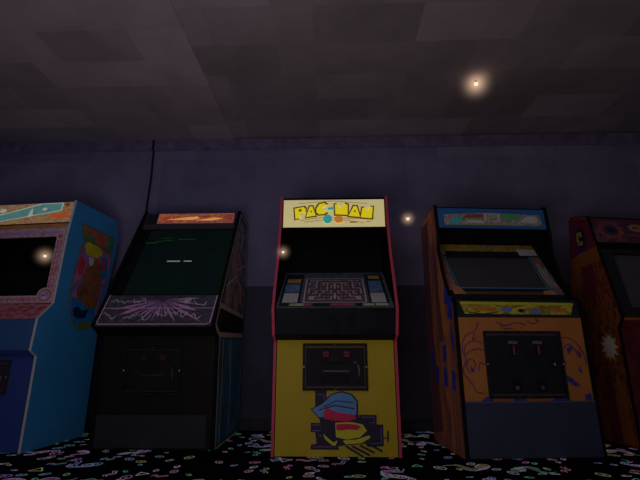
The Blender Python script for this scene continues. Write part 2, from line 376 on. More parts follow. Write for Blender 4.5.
# playfield glass, lying back
m_play = A('playfield_border', [(26, 30, 36), (42, 50, 56), (32, 38, 46), (50, 46, 46)], (14, 14, 14))
pw = M('card_white', (128, 128, 124), .6, .12, 60); pb = A('card_blue', [(30, 44, 66), (54, 72, 98)], (30, 30, 30)); pm = M('maze_ground', (50, 34, 42), .6)
pl = M('maze_line', (134, 100, 112), .6, .15, 50); po = M('card_orange', (98, 70, 34), .6); dk = M('card_dark', (12, 14, 18), .6); pyl = M('maze_gold', (140, 112, 84), .6); pr_ = M('strip_red', (84, 34, 40), .6); pg = M('strip_yellow', (96, 92, 62), .6)
sh = [(dk, rect(.035, .170, .065, .60)), (dk, rect(.635, .765, .065, .60)), (pw, rect(.052, .155, .075, .235)), (pw, rect(.650, .748, .075, .235)),
      (pb, rect(.050, .155, .25, .40)), (pb, rect(.652, .745, .25, .46)), (po, rect(.055, .155, .42, .50)), (po, rect(.66, .745, .50, .57)), (pm, rect(.188, .622, .068, .515))]
mx0, mx1, mt0, mt1 = .196, .614, .078, .505
sh += seg_strokes(pl, [[(mx0, mt0), (mx1, mt0)], [(mx0, mt1), (mx1, mt1)], [(mx0, mt0), (mx0, mt1)], [(mx1, mt0), (mx1, mt1)]], .010)
rnd = random.Random(3); cw = (mx1 - mx0) / 16; ch = (mt1 - mt0) / 9
for j in range(1, 9):
    for i in range(1, 8):
        a = (mx0 + i * cw, mt0 + j * ch); u = rnd.random()
        b = (a[0] + cw, a[1]) if u < .5 else (a[0], a[1] + ch * .9) if u < .8 and j < 8 else (a[0] + cw * .5, a[1])
        for mir in (0, 1):
            q = [(mx0 + mx1 - p[0], p[1]) if mir else p for p in (a, b)]; sh.append((pl if rnd.random() < .8 else pyl, stroke(q, .010)))
sh += [(pyl, rect(.23, .265, .11, .16)), (pyl, rect(.545, .58, .11, .16)), (pyl, rect(.398, .412, .12, .22)), (pyl, rect(.398, .412, .30, .40))]
x = .04
for m, wd in ((dk, .07), (pg, .10), (pr_, .05), (dk, .12), (pr_, .16), (dk, .05), (pg, .08), (pw, .09)): sh.append((m, rect(x, x + wd - .01, .012, .048))); x += wd
panel(pac, 'playfield_glass', (-.128, .905), (.42, 1.235), .021, W_ - .021, m_play, sh)
panel(pac, 'back_panel', (.42, 1.237), (.42, 1.50), .021, W_ - .021, m_void)
panel(pac, 'speaker_panel', (.42, 1.50), (.150, 1.522), .021, W_ - .021, m_void)
# sign
cream = M('sign_cream_lit', (90, 84, 60), .4, .05, 6, emis=(186, 174, 122), es=.72)
sy = M('sign_yellow_lit', (120, 105, 10), .4, .05, emis=(214, 194, 16), es=.72); so = M('sign_outline', (60, 46, 10), .5, emis=(84, 62, 10), es=.35)
st = M('sign_teal', (30, 90, 90), .5, emis=(44, 140, 132), es=.6); sor = M('sign_orange', (110, 60, 20), .5, emis=(190, 120, 40), es=.6); sbr = M('sign_brown_line', (70, 56, 30), .5, emis=(120, 96, 50), es=.6)
def mk(l): return [(.008 + ((x / 5.333 + 270) - 280.6) * .00745, .225 - ((y / 5.333 + 195) - 200.2) * .0079) for x, y in l]
letters = [[(128, 76), (176, 66), (188, 78), (186, 96), (160, 106), (160, 126), (134, 132)], [(190, 122), (210, 64), (224, 64), (242, 114)],
           [(246, 76), (262, 52), (288, 46), (304, 58), (274, 76), (304, 94), (288, 106), (260, 108), (246, 96)],
           [(346, 54), (362, 54), (378, 80), (396, 50), (414, 56), (414, 112), (348, 108)], [(418, 118), (448, 64), (464, 66), (480, 124)],
           [(484, 126), (494, 74), (508, 74), (522, 96), (532, 70), (550, 70), (542, 132)]]
def grow(p, k):
    cx = sum(a[0] for a in p) / len(p); cy = sum(a[1] for a in p) / len(p)
    return [(cx + (a - cx) * k + (6 if a > cx else -6), cy + (b - cy) * k + (6 if b > cy else -6)) for a, b in p]
shp = []
for l in ([(150, 46), (330, 34), (520, 50)], [(160, 140), (300, 122), (420, 132), (560, 128)], [(180, 150), (280, 138), (400, 140), (500, 156)]): shp.append((sbr, stroke(mk(l), .005)))
for l in letters: shp.append((so, mk(grow(l, 1.06))))
for l in letters: shp.append((sy, mk(l)))
for l in ([(150, 80), (166, 78), (166, 90), (150, 94)], [(212, 96), (218, 84), (224, 98)], [(446, 96), (453, 84), (460, 98)]): shp.append((so, mk(l)))
shp += [(st, mk([(308, 72), (338, 68), (338, 82), (308, 86)])), (st, mk(ell(306, 134, 24, 24))), (sor, mk(ell(366, 136, 24, 20)))]
shp += [(sbr, mk([(425, 150), (465, 148), (465, 156), (425, 158)])), (sbr, mk([(510, 150), (535, 148), (535, 152), (510, 154)]))]
mq, _ = panel(pac, 'marquee', (.135, 1.522), (.150, 1.750), .024, W_ - .024, cream, shp)
mb = MB(); f = Fr((.135, 1.522), (.150, 1.750)); f.slab(mb, .021, W_ - .021, -.006, .002, -.01, .006, m_void); f.slab(mb, .021, W_ - .021, .226, .236, -.01, .006, m_void); mb.build('marquee_retainer', pac)
mb = MB(); mb.box(.021, W_ - .021, .16, .56, 1.752, 1.768, m_semi); mb.build('top_panel', pac)

# ---------------------------------------------------------------- 2. black machine with a green screen
gr = thing('arcade_cabinet', 'black arcade machine with a dark green screen, violet control panel and orange-red sign', 'arcade machine', (-1.53, 3.03, 0), -2.0)
W_ = .835
prof = [(0, 0), (-.05, .73), (-.18, .80), (-.09, .94), (.40, 1.80), (.70, 1.77), (.70, 0)]
m_blk = M('black_laminate', (7, 7, 8), .6, .3, 12, .15)
line = M('side_pinstripe', (104, 88, 86), .6, .15, 40); sblue = A('side_art_blue', [(16, 38, 58), (26, 56, 80), (18, 28, 42)], (6, 8, 3)); sdark = A('side_art_dark', [(24, 20, 24), (50, 38, 42), (38, 56, 70), (92, 62, 66), (64, 60, 60)], (16, 9, 9), 5)
rust = M('side_art_rust', (96, 76, 76), .6)
ra = [(sdark, [(-.03, .95), (.40, 1.74), (.68, 1.71), (.68, .95)]), (M('side_black', (12, 9, 9), .7), [(-.15, .80), (-.06, .93), (.68, .93), (.68, .80)]),
      (sblue, [(.03, .03), (-.03, .72), (.68, .74), (.68, .12), (.58, .03)])]
def ol(pts, w=.018, m=line): return (m, stroke(pts, w))
ra += [ol([(-.085, .945), (.405, 1.77), (.69, 1.745)]), ol([(.685, 1.75), (.685, .95)]), ol([(-.085, .945), (.68, .925)], .035, rust), ol([(-.16, .80), (-.08, .93)]), ol([(-.15, .80), (-.05, .745), (.68, .765)], .035, rust),
       ol([(.012, .01), (-.04, .73)]), ol([(.012, .012), (.62, .012), (.68, .10), (.68, .74)], .016), ol([(.10, .03), (.06, .74)], .02, rust), ol([(.34, .03), (.30, .74)], .018, rust), ol([(.22, .72), (.34, .40)], .015),
       ol([(.2, 1.0), (.30, 1.25), (.34, 1.6)], .02, rust), ol([(.60, 1.0), (.36, 1.25), (.50, 1.66)], .02, rust), ol([(.05, 1.1), (.34, 1.22), (.66, 1.10)], .018), ol([(.15, 1.30), (.32, 1.26), (.66, 1.38)], .015, rust), ol([(.3, 1.5), (.45, 1.5), (.6, 1.64)], .012)]
side_panels(gr, prof, W_, m_blk, th=.022, inner=m_void, right_art=ra, trim=m_void, nfront=4, trim_h=.003)
core(gr, [(.03, .005), (.0, .72), (.06, 1.0), (.42, 1.60), (.45, 1.76), (.68, 1.75), (.68, .005)], .023, W_ - .023, m_void)
lowp = M('kick_plate_grey', (14, 14, 17), .55, .1, 4)
gk, fg = panel(gr, 'front_panel', (0.005, .004), (-.045, .735), .023, W_ - .023, M('front_black', (7, 6, 7), .6, .2, 30, .15), [])
mb = MB(); fg.slab(mb, .025, .775, .012, .218, .0005, .006, lowp); mb.build('kick_plate', gr, bevel=.002)
coin_door(gr, fg, .185, .585, .345, .665, tone=M('black_door_steel', (7, 7, 8), .5, .2, 20, .15), red=M('coin_button_dark_red', (22, 9, 11), .5), hi=M('black_door_edge', (24, 22, 26), .5))
panel(gr, 'apron_lip', (-.05, .737), (-.172, .80), .023, W_ - .023, m_semi)
viol = A('violet_lightning_print', [(18, 17, 22), (28, 25, 32), (40, 30, 44), (22, 21, 27), (34, 34, 42), (26, 23, 31), (18, 17, 23)], (7, 12, 12), 5, dist=1.4)
edge = M('panel_pinstripe', (104, 78, 92), .6, .1, 40); vio = M('violet_ray', (88, 60, 92), .6, .3, 60); vbl = M('blue_ray', (84, 92, 118), .6, .3, 60)
sh = []
cx, ct = .42, .215
for k in range(17):
    a = R(180 + k * 11.25 + 3); r2 = min(.36 / max(.05, abs(math.cos(a))), .20 / max(.05, abs(math.sin(a)))); r1 = .015
    da = R(1.6 + 1.3 * (k % 3)); P = [(r1, 0), (r2 * .55, da), (r2 * (.75 + .2 * (k % 2)), 0), (r2 * .55, -da)]
    sh.append((vio, [(cx + rr * math.cos(a + q), max(.018, ct + rr * math.sin(a + q))) for rr, q in P]))
rz = random.Random(11)
for bx, bt, n_ in ((.13, .20, 9), (.27, .21, 7), (.10, .075, 7), (.25, .08, 7), (.60, .20, 8), (.70, .185, 7), (.58, .09, 8), (.70, .07, 5), (.36, .06, 5), (.46, .10, 6)):
    sh.append((vbl, stroke(smooth([(bx + (q - n_ / 2) * .016, max(.02, min(.245, bt + rz.uniform(-.026, .026)))) for q in range(n_)], 3), .006)))
sh.append((M('pale_flare', (112, 112, 132), .6), star_pts(.60, .20, .012, .03, 5)))
sh += [(edge, stroke([(.030, .260), (.030, .012), (.045, .006), (.78, .006), (.80, .02), (.805, .255)], .007)), (edge, stroke([(.032, .14), (.80, .14)], .0055))]
panel(gr, 'control_panel', (-.174, .80), (-.035, 1.02), .023, W_ - .023, viol, sh)
mb = MB(); mb.prism([(-.035, 1.02), (.0, 1.005), (.03, 1.01), (.0, 1.03)], .023, W_ - .023, m_void); mb.build('panel_ledge', gr)
m_green = M('green_screen_glass', (4, 15, 13), .3, .15, 3, .3)
gd = M('screen_dash_white', (130, 138, 138), .5, .05, emis=(96, 104, 104), es=.6); gl = M('screen_green_line', (16, 52, 22), .5, emis=(10, 34, 14), es=.5); gb = M('screen_blue_line', (4, 14, 34), .5, emis=(2, 9, 24), es=.8)
sh = [(gd, rect(.333, .436, .318, .330)), (gd, rect(.462, .528, .318, .330)), (gl, rect(.085, .19, .522, .530)), (gl, stroke([(.17, .53), (.25, .552), (.32, .552)], .006)), (gl, rect(.36, .50, .560, .567)), (gl, rect(.22, .31, .575, .580))]
for X in (.22, .46, .70): sh.append((gb, stroke([(X, .06), (X + .01, .25), (X, .46)], .004)))
panel(gr, 'screen', (-.002, 1.03), (.338, 1.622), .10, W_ - .03, m_green, sh)
mb = MB(); f = Fr((-.004, 1.03), (.336, 1.622)); f.slab(mb, .023, .10, 0, f.L, -.01, .004, m_void); f.slab(mb, W_ - .03, W_ - .023, 0, f.L, -.01, .004, m_void); f.slab(mb, .10, W_ - .03, f.L - .004, f.L, -.01, .004, m_void); mb.build('screen_bezel', gr)
gm = M('marquee_grey_frame', (26, 21, 26), .6, .15); gn = M('marquee_black', (11, 11, 14), .6)
fire = A('sign_fire_print', [(128, 44, 46), (146, 62, 42), (176, 100, 56), (156, 66, 48), (112, 42, 50), (170, 118, 70)], (11, 11, 26), 5, emis=.62, dist=1.2)
glow = M('sign_gold_streak', (120, 84, 50), .5, emis=(196, 138, 72), es=.8); frm = M('sign_pale_border', (70, 50, 56), .5, emis=(92, 60, 64), es=.6)
mq, f = panel(gr, 'marquee_frame', (.338, 1.624), (.400, 1.790), .023, W_ - .023, gm, [(gn, rect(.035, .135, .055, .168))])
mb = MB(); f.slab(mb, .130, .785, .062, .168, .0015, .004, frm); f.slab(mb, .137, .778, .068, .162, .004, .006, fire)
f.art(mb, [(glow, p) for p in ([(.20, .10), (.42, .13), (.50, .115), (.42, .095)], [(.45, .09), (.62, .12), (.70, .11), (.60, .085)], ell(.46, .12, .02, .014, 12))], .0065)
f.art(mb, [(M('sign_dark_red', (60, 20, 20), .5, emis=(92, 26, 30), es=.7), stroke([(.70 + .018 * k, .075), (.712 + .016 * k, .15)], .006)) for k in range(4)], .0068)
mb.build('marquee', gr)

# ---------------------------------------------------------------- 3. blue machine, far left (root at its front right corner)
bl = thing('arcade_cabinet', 'blue arcade machine with pink bordered screen and teal and orange sign, at the left end', 'arcade machine', (-1.914, 2.925, 0), -7.5)
BW = .80
sub = bl
def shift(o, dx):
    for v in o.data.vertices: v.co.x += dx
prof = [(0, 0), (0, .60), (-.058, .64), (-.045, .85), (.075, .967), (.10, 1.48), (.135, 1.77), (.66, 1.77), (.72, 1.62), (.60, .76), (.60, 0)]
m_blue = M('blue_side_paint', (20, 61, 100), .55, .08, 3)
m_navy = M('blue_front_paint', (20, 30, 66), .55, .06, 3); m_navy2 = M('blue_apron_paint', (20, 40, 66), .55, .06, 3)
m_ltrim = M('pale_edge_moulding', (106, 110, 132), .5, .1, 40)
oly = M('side_border_olive', (40, 48, 22), .6); grn = M('side_badge_green', (28, 58, 34), .6); lred = M('side_letter_red', (96, 26, 30), .6)
pk = A('side_pink_print', [(62, 40, 66), (82, 48, 74), (52, 40, 70), (74, 44, 60)], (6, 9, 9)); brn = A('side_brown_print', [(46, 30, 22), (66, 40, 22), (36, 24, 24)], (8, 10, 10)); yl = M('side_yellow', (92, 84, 16), .6); rd = M('side_red', (100, 22, 26), .6); dbl = M('side_deep_blue', (6, 50, 88), .6); ivb = M('side_ink', (8, 14, 30), .6); pale = M('side_pale', (96, 84, 92), .6)
ov = [(.34, .80), (.27, .86), (.235, .94), (.215, 1.05), (.22, 1.25), (.25, 1.42), (.30, 1.50), (.62, 1.49), (.66, 1.40), (.60, 1.1), (.56, .9), (.50, .82)]
def sc(p, k, c=(.42, 1.15)): return [(c[0] + (a - c[0]) * k, c[1] + (b - c[1]) * k) for a, b in p]
ra = [(oly, ov), (pk, sc(ov, .95)), (dbl, [(.24, 1.04), (.34, 1.02), (.40, .98), (.53, .99), (.52, .86), (.42, .83), (.33, .83), (.26, .90)]), (dbl, [(.50, 1.40), (.60, 1.42), (.62, 1.25), (.56, 1.22)]),
      (oly, [(.36, .86), (.49, .86), (.47, .80), (.36, .80)]),
      (brn, [(.36, 1.32), (.44, 1.40), (.52, 1.34), (.56, 1.18), (.53, .98), (.44, .96), (.34, 1.02), (.31, 1.12), (.34, 1.22)]), (brn, [(.28, 1.10), (.33, 1.14), (.36, 1.04), (.30, 1.0)]),
      (yl, [(.29, 1.46), (.36, 1.50), (.47, 1.48), (.53, 1.43), (.46, 1.38), (.33, 1.38)]), (rd, [(.27, 1.36), (.33, 1.32), (.32, 1.22), (.27, 1.20), (.25, 1.28)]), (rd, [(.52, 1.38), (.57, 1.40), (.57, 1.30), (.53, 1.29)]),
      (pale, [(.36, 1.37), (.43, 1.37), (.42, 1.31), (.38, 1.30)]), (ivb, [(.27, .95), (.32, .97), (.37, .94), (.44, .96), (.42, .89), (.33, .88), (.28, .90)]),
      (oly, [(.225, 1.62), (.64, 1.61), (.65, 1.48), (.60, 1.46), (.25, 1.50)]), (grn, [(.238, 1.605), (.628, 1.595), (.635, 1.49), (.60, 1.475), (.26, 1.515)])]
side_panels(bl, prof, BW, m_blue, th=.013, right_art=ra, trim=m_ltrim, nfront=6, trim_h=.003, inner=m_void)
core(bl, [(.03, .005), (.03, .60), (.0, .66), (.02, .84), (.18, 1.0), (.22, 1.56), (.22, 1.75), (.64, 1.755), (.70, 1.62), (.585, .76), (.585, .005)], .021, BW - .021, m_void)
mb = MB(); text_face(mb, lambda a, b, h: (BW + .0055, .435 + a, b), 'DONKEY', lred, -.03, 1.565, .085, sx=.85, bold=.004); text_face(mb, lambda a, b, h: (BW + .006, .435 + a, b), 'KONG', lred, .055, 1.513, .062, sx=.9, bold=.004); mb.build('side_lettering', bl)
_, fb = panel(bl, 'front_panel', (.002, .004), (.002, .600), .021, BW - .021, m_navy)
coin_door(bl, fb, .25, .62, .35, .572, tone=M('brown_black_steel', (20, 15, 20), .5, .2, 20, .3))
panel(bl, 'apron_lip', (0.0, .602), (-.055, .64), .021, BW - .021, m_navy)
panel(bl, 'apron', (-.054, .641), (-.043, .848), .021, BW - .021, m_navy2)
redb = A('control_panel_print', [(66, 26, 30), (104, 36, 34), (92, 60, 70), (58, 24, 34), (110, 60, 50)], (9, 20, 26), 5)
panel(bl, 'control_panel', (-.042, .85), (.072, .965), .021, BW - .021, redb, [(M('print_orange_line', (100, 62, 44), .6), rect(.021, BW - .021, .135, .145))])
pnk = A('bezel_pink_print', [(84, 56, 70), (98, 66, 82), (118, 84, 94), (104, 46, 58), (88, 58, 80)], (26, 26, 26), 5, dist=1)
fz = Fr((.076, .970), (.100, 1.575)); L = fz.L
mb = MB(); s0, s1, q0, q1 = .085, BW - .085, .055, .505
fz.slab(mb, .021, BW - .021, 0, q0, -.012, 0, pnk); fz.slab(mb, .021, BW - .021, q1, L, -.012, 0, pnk); fz.slab(mb, .021, s0, q0, q1, -.012, 0, pnk); fz.slab(mb, s1, BW - .021, q0, q1, -.012, 0, pnk)
bln = M('bezel_line_red', (104, 40, 48), .6); blp = M('bezel_line_pale', (118, 92, 104), .6); bor = M('bezel_orange', (96, 58, 34), .6); lil = M('bezel_lilac', (84, 66, 96), .6)
sh = [(bor, rect(.021, BW - .021, .575, L)), (lil, rect(.07, BW - .07, .525, .545))]
sh += [(bln, stroke(p, .006)) for p in ([(.05, .03), (BW - .05, .03)], [(BW - .07, .10), (BW - .062, .50)], [(BW - .045, .08), (BW - .04, .50)], [(.05, .08), (.05, .5)])]
sh += [(blp, stroke(p, .005)) for p in ([(.05, .048), (BW - .10, .048)], [(BW - .055, .10), (BW - .05, .50)], [(.04, .555), (BW - .04, .555)])]
for k in range(9): sh.append((bln, [(BW - .076, .12 + k * .042), (BW - .036, .128 + k * .042), (BW - .036, .134 + k * .042), (BW - .076, .126 + k * .042)]))
for k in range(14): sh.append((bln, ell(.06 + k * .045, .018, .010, .006, 8)))
sh += [(blp, ell(BW - .085, .055, .062, .055)), (bln, ell(BW - .085, .055, .055, .048)), (lil, ell(BW - .085, .055, .042, .036)), (ivb, stroke([(BW - .115, .06), (BW - .085, .05), (BW - .06, .07)], .005)), (blp, ell(BW - .08, .035, .018, .008, 12)), (blp, ell(BW - .05, .50, .032, .028)), (bln, ell(BW - .05, .50, .024, .02))]
fz.art(mb, sh); mb.build('screen_bezel', bl)
m_off = M('dark_screen_glass', (2, 2, 3), .4, .1, 3, .12)
mb = MB(); fz.slab(mb, .07, BW - .07, .04, .52, -.12, -.11, m_off); mb.build('screen', bl)
sg = A('sign_warm_print', [(150, 136, 96), (150, 106, 66), (140, 132, 104), (150, 76, 44), (146, 138, 100), (104, 66, 50)], (9, 9, 22), 4, emis=.55, dist=1.2)
stl = A('sign_teal_print', [(60, 118, 120), (90, 140, 134), (70, 124, 134)], (14, 14, 20), 3, emis=.55); swh = M('sign_pale_lit', (90, 90, 84), .5, emis=(170, 176, 160), es=.5)
sh = [(swh, [(.021, .085), (.20, .020), (.42, .060), (.72, .140), (.64, .165), (.45, .155), (.021, .120)])] if 0 else []
sh += [(swh, [(.04, .018), (.20, .02), (.70, .095), (.70, .165), (.50, .166), (.20, .088), (.04, .080)]), (stl, [(.04, .024), (.20, .026), (.69, .10), (.69, .158), (.52, .160), (.20, .080), (.04, .072)]),
       (swh, [(.42, .055), (.46, .06), (.452, .105), (.440, .13), (.428, .10)]), (swh, ell(.55, .115, .022, .014, 12)), (swh, ell(.19, .115, .03, .018, 12)), (M('sign_ink', (50, 40, 30), .5, emis=(70, 56, 44), es=.5), ell(.735, .145, .02, .014, 12)),
       (M('sign_red_orange', (120, 50, 20), .5, emis=(176, 70, 34), es=.5), [(.60, .04), (.76, .03), (.775, .09), (.70, .075), (.62, .07)])]
mq, f = panel(bl, 'marquee', (.103, 1.592), (.130, 1.758), .021, BW - .021, sg, sh)
mb = MB(); mb.box(.021, BW - .021, .14, .64, 1.757, 1.769, m_navy); mb.build('top_panel', bl)
for o in list(SC.collection.objects):
    q = o
    while q.parent: q = q.parent
    if q is bl and o.type == 'MESH': shift(o, -BW)
bpy.context.view_layer.update()

# ---------------------------------------------------------------- 4. orange machine
og = thing('arcade_cabinet', 'orange arcade machine with blue sign, grey kick plate and square black coin door', 'arcade machine', (.879, 2.77, 0), 3.5)
W_ = .885
prof = [(0, 0), (0, .945), (.10, 1.02), (.175, 1.18), (.225, 1.35), (.21, 1.48), (.232, 1.71), (.46, 1.67), (.58, 1.64), (.58, 0)]
m_or = M('orange_laminate', (84, 51, 25), .6, .12, 5)
m_orside = A('orange_side_print', [(66, 40, 24), (86, 50, 26), (58, 34, 34), (90, 56, 30), (50, 34, 44)], (1, 6.5, 1.1), 4)
sb = M('side_spot_blue', (18, 26, 84), .6, .3, 30); sv = A('side_band_violet', [(36, 24, 38), (50, 30, 32)], (1, 12, 2))  # sv: violet print bands on the orange side
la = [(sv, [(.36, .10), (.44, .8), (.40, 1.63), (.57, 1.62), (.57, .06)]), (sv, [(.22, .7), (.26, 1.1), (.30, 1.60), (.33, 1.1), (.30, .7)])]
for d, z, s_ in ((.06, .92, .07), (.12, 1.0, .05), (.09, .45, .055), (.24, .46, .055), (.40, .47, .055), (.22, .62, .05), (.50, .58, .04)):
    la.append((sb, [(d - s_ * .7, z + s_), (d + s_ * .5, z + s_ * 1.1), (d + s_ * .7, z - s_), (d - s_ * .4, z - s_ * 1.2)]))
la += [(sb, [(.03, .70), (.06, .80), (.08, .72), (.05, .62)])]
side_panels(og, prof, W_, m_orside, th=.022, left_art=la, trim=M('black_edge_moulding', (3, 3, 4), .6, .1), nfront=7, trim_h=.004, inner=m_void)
core(og, [(.03, .005), (.03, .84), (.14, .97), (.50, 1.45), (.32, 1.55), (.30, 1.67), (.46, 1.655), (.56, 1.63), (.56, .005)], .023, W_ - .023, m_void)
ol_ = M('line_violet', (52, 26, 44), .6); osb = M('spot_blue', (26, 26, 66), .6, .2)
def oc(px, py):                                  # print layout of the front board (x, height)
    y = (py - 318) / 84.0; x0 = .026 - .027 * y - .0; k = .00682 - .00035 * y
    return ((px - (458 + 3 * y)) * k + .026 - .027 * y, .845 - (py - 318) * .00617 - .004)
sh = []
for l in ([(468, 366), (464, 352), (468, 344), (476, 342), (482, 345)], [(470, 374), (466, 366), (470, 360), (475, 364), (474, 371)], [(478, 372), (480, 364), (484, 366)], [(526, 321), (532, 324), (538, 321), (534, 319)], [(478, 322), (474, 332), (466, 336), (462, 346), (464, 356), (470, 352), (478, 350), (486, 352)], [(466, 362), (463, 372), (468, 380), (473, 386), (476, 392), (484, 394)], [(474, 335), (472, 341), (476, 338)], [(495, 322), (505, 326), (515, 323), (525, 325)],
          [(558, 340), (566, 338), (576, 344), (582, 354)], [(562, 350), (568, 345), (574, 350), (578, 358)], [(560, 356), (566, 366)], [(576, 344), (584, 356), (586, 366)], [(500, 325), (503, 329), (512, 329)]):
    sh.append((ol_, stroke(smooth([oc(*p) for p in l]), .0075)))
for l in ([(470, 366), (474, 372), (471, 374)], [(558, 338), (562, 344), (560, 352)], [(566, 350), (570, 346), (572, 350), (568, 356)], [(576, 350), (581, 356), (580, 361)], [(578, 366), (583, 374), (579, 373)], [(566, 376), (572, 380), (580, 387), (574, 387), (567, 382)], [(584, 396), (590, 394), (593, 401), (586, 401)],
          [(480, 402), (486, 397), (493, 398), (492, 402)], [(512, 402), (514, 399), (525, 399), (526, 402)], [(550, 402), (556, 398), (568, 399), (572, 402)]):
    sh.append((osb, [oc(*p) for p in l]))
_, fo = panel(og, 'front_panel', (0, .004), (0, .848), .023, W_ - .023, m_or, sh)
mb = MB(); fo.slab(mb, .023, W_ - .023, .002, .325, .0005, .012, M('kick_plate_slate', (23, 26, 37), .5, .1, 3)); fo.slab(mb, .023, W_ - .023, .318, .326, .012, .015, M('kick_plate_edge', (38, 40, 60), .5)); mb.build('kick_plate', og, bevel=.003)
coin_door(og, fo, .180, .695, .342, .756, style='slot', tone=M('coin_door_black', (11, 11, 14), .45, .2, 20, .3))
cpy = A('yellow_panel_print', [(104, 92, 20), (86, 74, 18), (60, 48, 24), (110, 98, 26), (98, 74, 20), (40, 44, 44)], (7, 14, 18), 4, dist=1.1)
cpb = M('panel_frame_black', (13, 15, 18), .6); cbl = M('panel_spot_blue', (44, 60, 84), .6)
mb = MB(); f = Fr((0, .850), (.012, .962)); f.slab(mb, .023, W_ - .023, 0, f.L, -.012, 0, cpb)
f.art(mb, [(cpy, [(.075, .022), (.80, .018), (.83, .098), (.050, .104)]), (M('panel_yellow', (98, 92, 20), .6), [(.05, .085), (.83, .08), (.83, .098), (.05, .104)]), (cbl, ell(.36, .05, .04, .018, 14)), (cbl, ell(.56, .04, .035, .02, 14)), (M('panel_orange', (92, 54, 24), .6), [(.13, .07), (.30, .065), (.28, .04), (.16, .045)]),
           (M('panel_orange', (92, 54, 24), .6), [(.66, .065), (.78, .06), (.76, .035), (.68, .04)]), (m_void, ell(.46, .045, .02, .01, 10)), (m_void, stroke([(.1, .03), (.2, .02), (.3, .034)], .005))])
mb.build('control_panel', og)
panel(og, 'panel_ledge', (.012, .964), (.10, .99), .023, W_ - .023, cpb, th=.008)
scr = M('grey_screen_glass', (28, 28, 31), .35, .1, 3, .3); cy = M('bezel_cyan_line', (28, 66, 96), .6); bz = M('bezel_black', (10, 11, 13), .6)
olive = A('bezel_olive_print', [(44, 42, 22), (66, 52, 22), (80, 50, 30), (78, 72, 22), (40, 50, 34), (84, 56, 26)], (14, 14, 14), 5, dist=1)
bb = A('bezel_side_print', [(20, 34, 46), (34, 54, 70), (54, 40, 30), (76, 50, 40), (30, 34, 44)], (20, 20, 12), 5)
sh = [(olive, rect(.03, .86, .500, .580)), (olive, rect(.03, .12, .46, .50)), (bb, [(.03, .07), (.10, .07), (.10, .45), (.03, .45)]), (bb, [(.765, .03), (.855, .03), (.855, .44), (.775, .44)]), (cy, stroke([(.105, .435), (.112, .075)], .007)), (cy, stroke([(.762, .43), (.758, .075)], .008)),
      (M('bezel_brown', (46, 28, 22), .6), rect(.11, .76, .028, .055)), (M('bezel_tan', (84, 56, 36), .6), [(.06, .03), (.15, .03), (.12, .10), (.06, .12)]), (M('bezel_tan', (84, 56, 36), .6), [(.70, .03), (.80, .03), (.79, .065), (.72, .07)]), (M('bezel_tan', (84, 56, 36), .6), [(.78, .29), (.82, .29), (.815, .36), (.785, .35)]),
      (M('bezel_white_card', (96, 88, 108), .6, .05), rect(.705, .850, .450, .525))]
for k in range(3): sh.append((M('bezel_pale_line', (84, 86, 104), .6), stroke([(.79 + .022 * k, .30), (.78 + .02 * k, .20), (.80 + .02 * k, .10)], .007)))
panel(og, 'screen_bezel', (.10, .992), (.448, 1.462), .023, W_ - .023, bz, sh, bevel=.002)
fs = Fr((.10, .992), (.448, 1.462)); mb = MB(); fs.slab(mb, .118, .750, .085, .415, .0005, .004, scr); fs.art(mb, [(cy, rect(.118, .750, .086, .094))], .0046); mb.build('screen', og, bevel=.006)
panel(og, 'speaker_panel', (.448, 1.464), (.235, 1.530), .023, W_ - .023, m_semi)
sbu = M('sign_blue', (15, 42, 74), .5, .08, 6, emis=(12, 34, 62), es=.08)
strip = A('sign_scene_print', [(30, 60, 58), (86, 80, 82), (60, 40, 34), (92, 88, 96), (28, 56, 40), (76, 60, 42), (44, 40, 58)], (20, 20, 36), 5, dist=1.2)
mq, f = panel(og, 'marquee', (.220, 1.532), (.232, 1.690), .023, W_ - .023, sbu, [])
mb = MB(); mb.v = []
f.art(mb, [(strip, [(.072, .022), (.835, .030), (.82, .110), (.40, .125), (.072, .105)]), (M('sign_teal_patch', (26, 84, 84), .6), [(.10, .03), (.15, .085), (.23, .09), (.19, .04)]), (M('sign_green_patch', (28, 80, 44), .6), [(.50, .115), (.66, .112), (.64, .075), (.54, .08)]),
           (M('sign_brown_patch', (64, 34, 26), .6), [(.25, .11), (.38, .115), (.38, .085), (.22, .08)]), (M('sign_white_patch', (108, 104, 118), .6), [(.38, .05), (.50, .05), (.51, .118), (.39, .12)]), (strip, rect(.40, .49, .055, .11)), (M('sign_white_patch', (108, 104, 118), .6), [(.23, .04), (.38, .036), (.37, .06), (.25, .066)]),
           (M('sign_white_patch', (108, 104, 118), .6), [(.66, .06), (.73, .10), (.80, .09), (.80, .05), (.70, .04)]), (M('sign_olive_line', (70, 76, 34), .6), rect(.10, .81, .022, .030))], .0015)
mb.build('marquee_print', og)
f.slab(mb2 := MB(), .023, W_ - .023, .1585, .166, -.01, .003, m_semi); mb2.build('marquee_retainer', og)
mb = MB(); mb.prism([(.236, 1.692), (.236, 1.700), (.46, 1.664), (.56, 1.636), (.56, 1.628), (.46, 1.656)], .023, W_ - .023, m_semi); mb.build('top_panel', og)

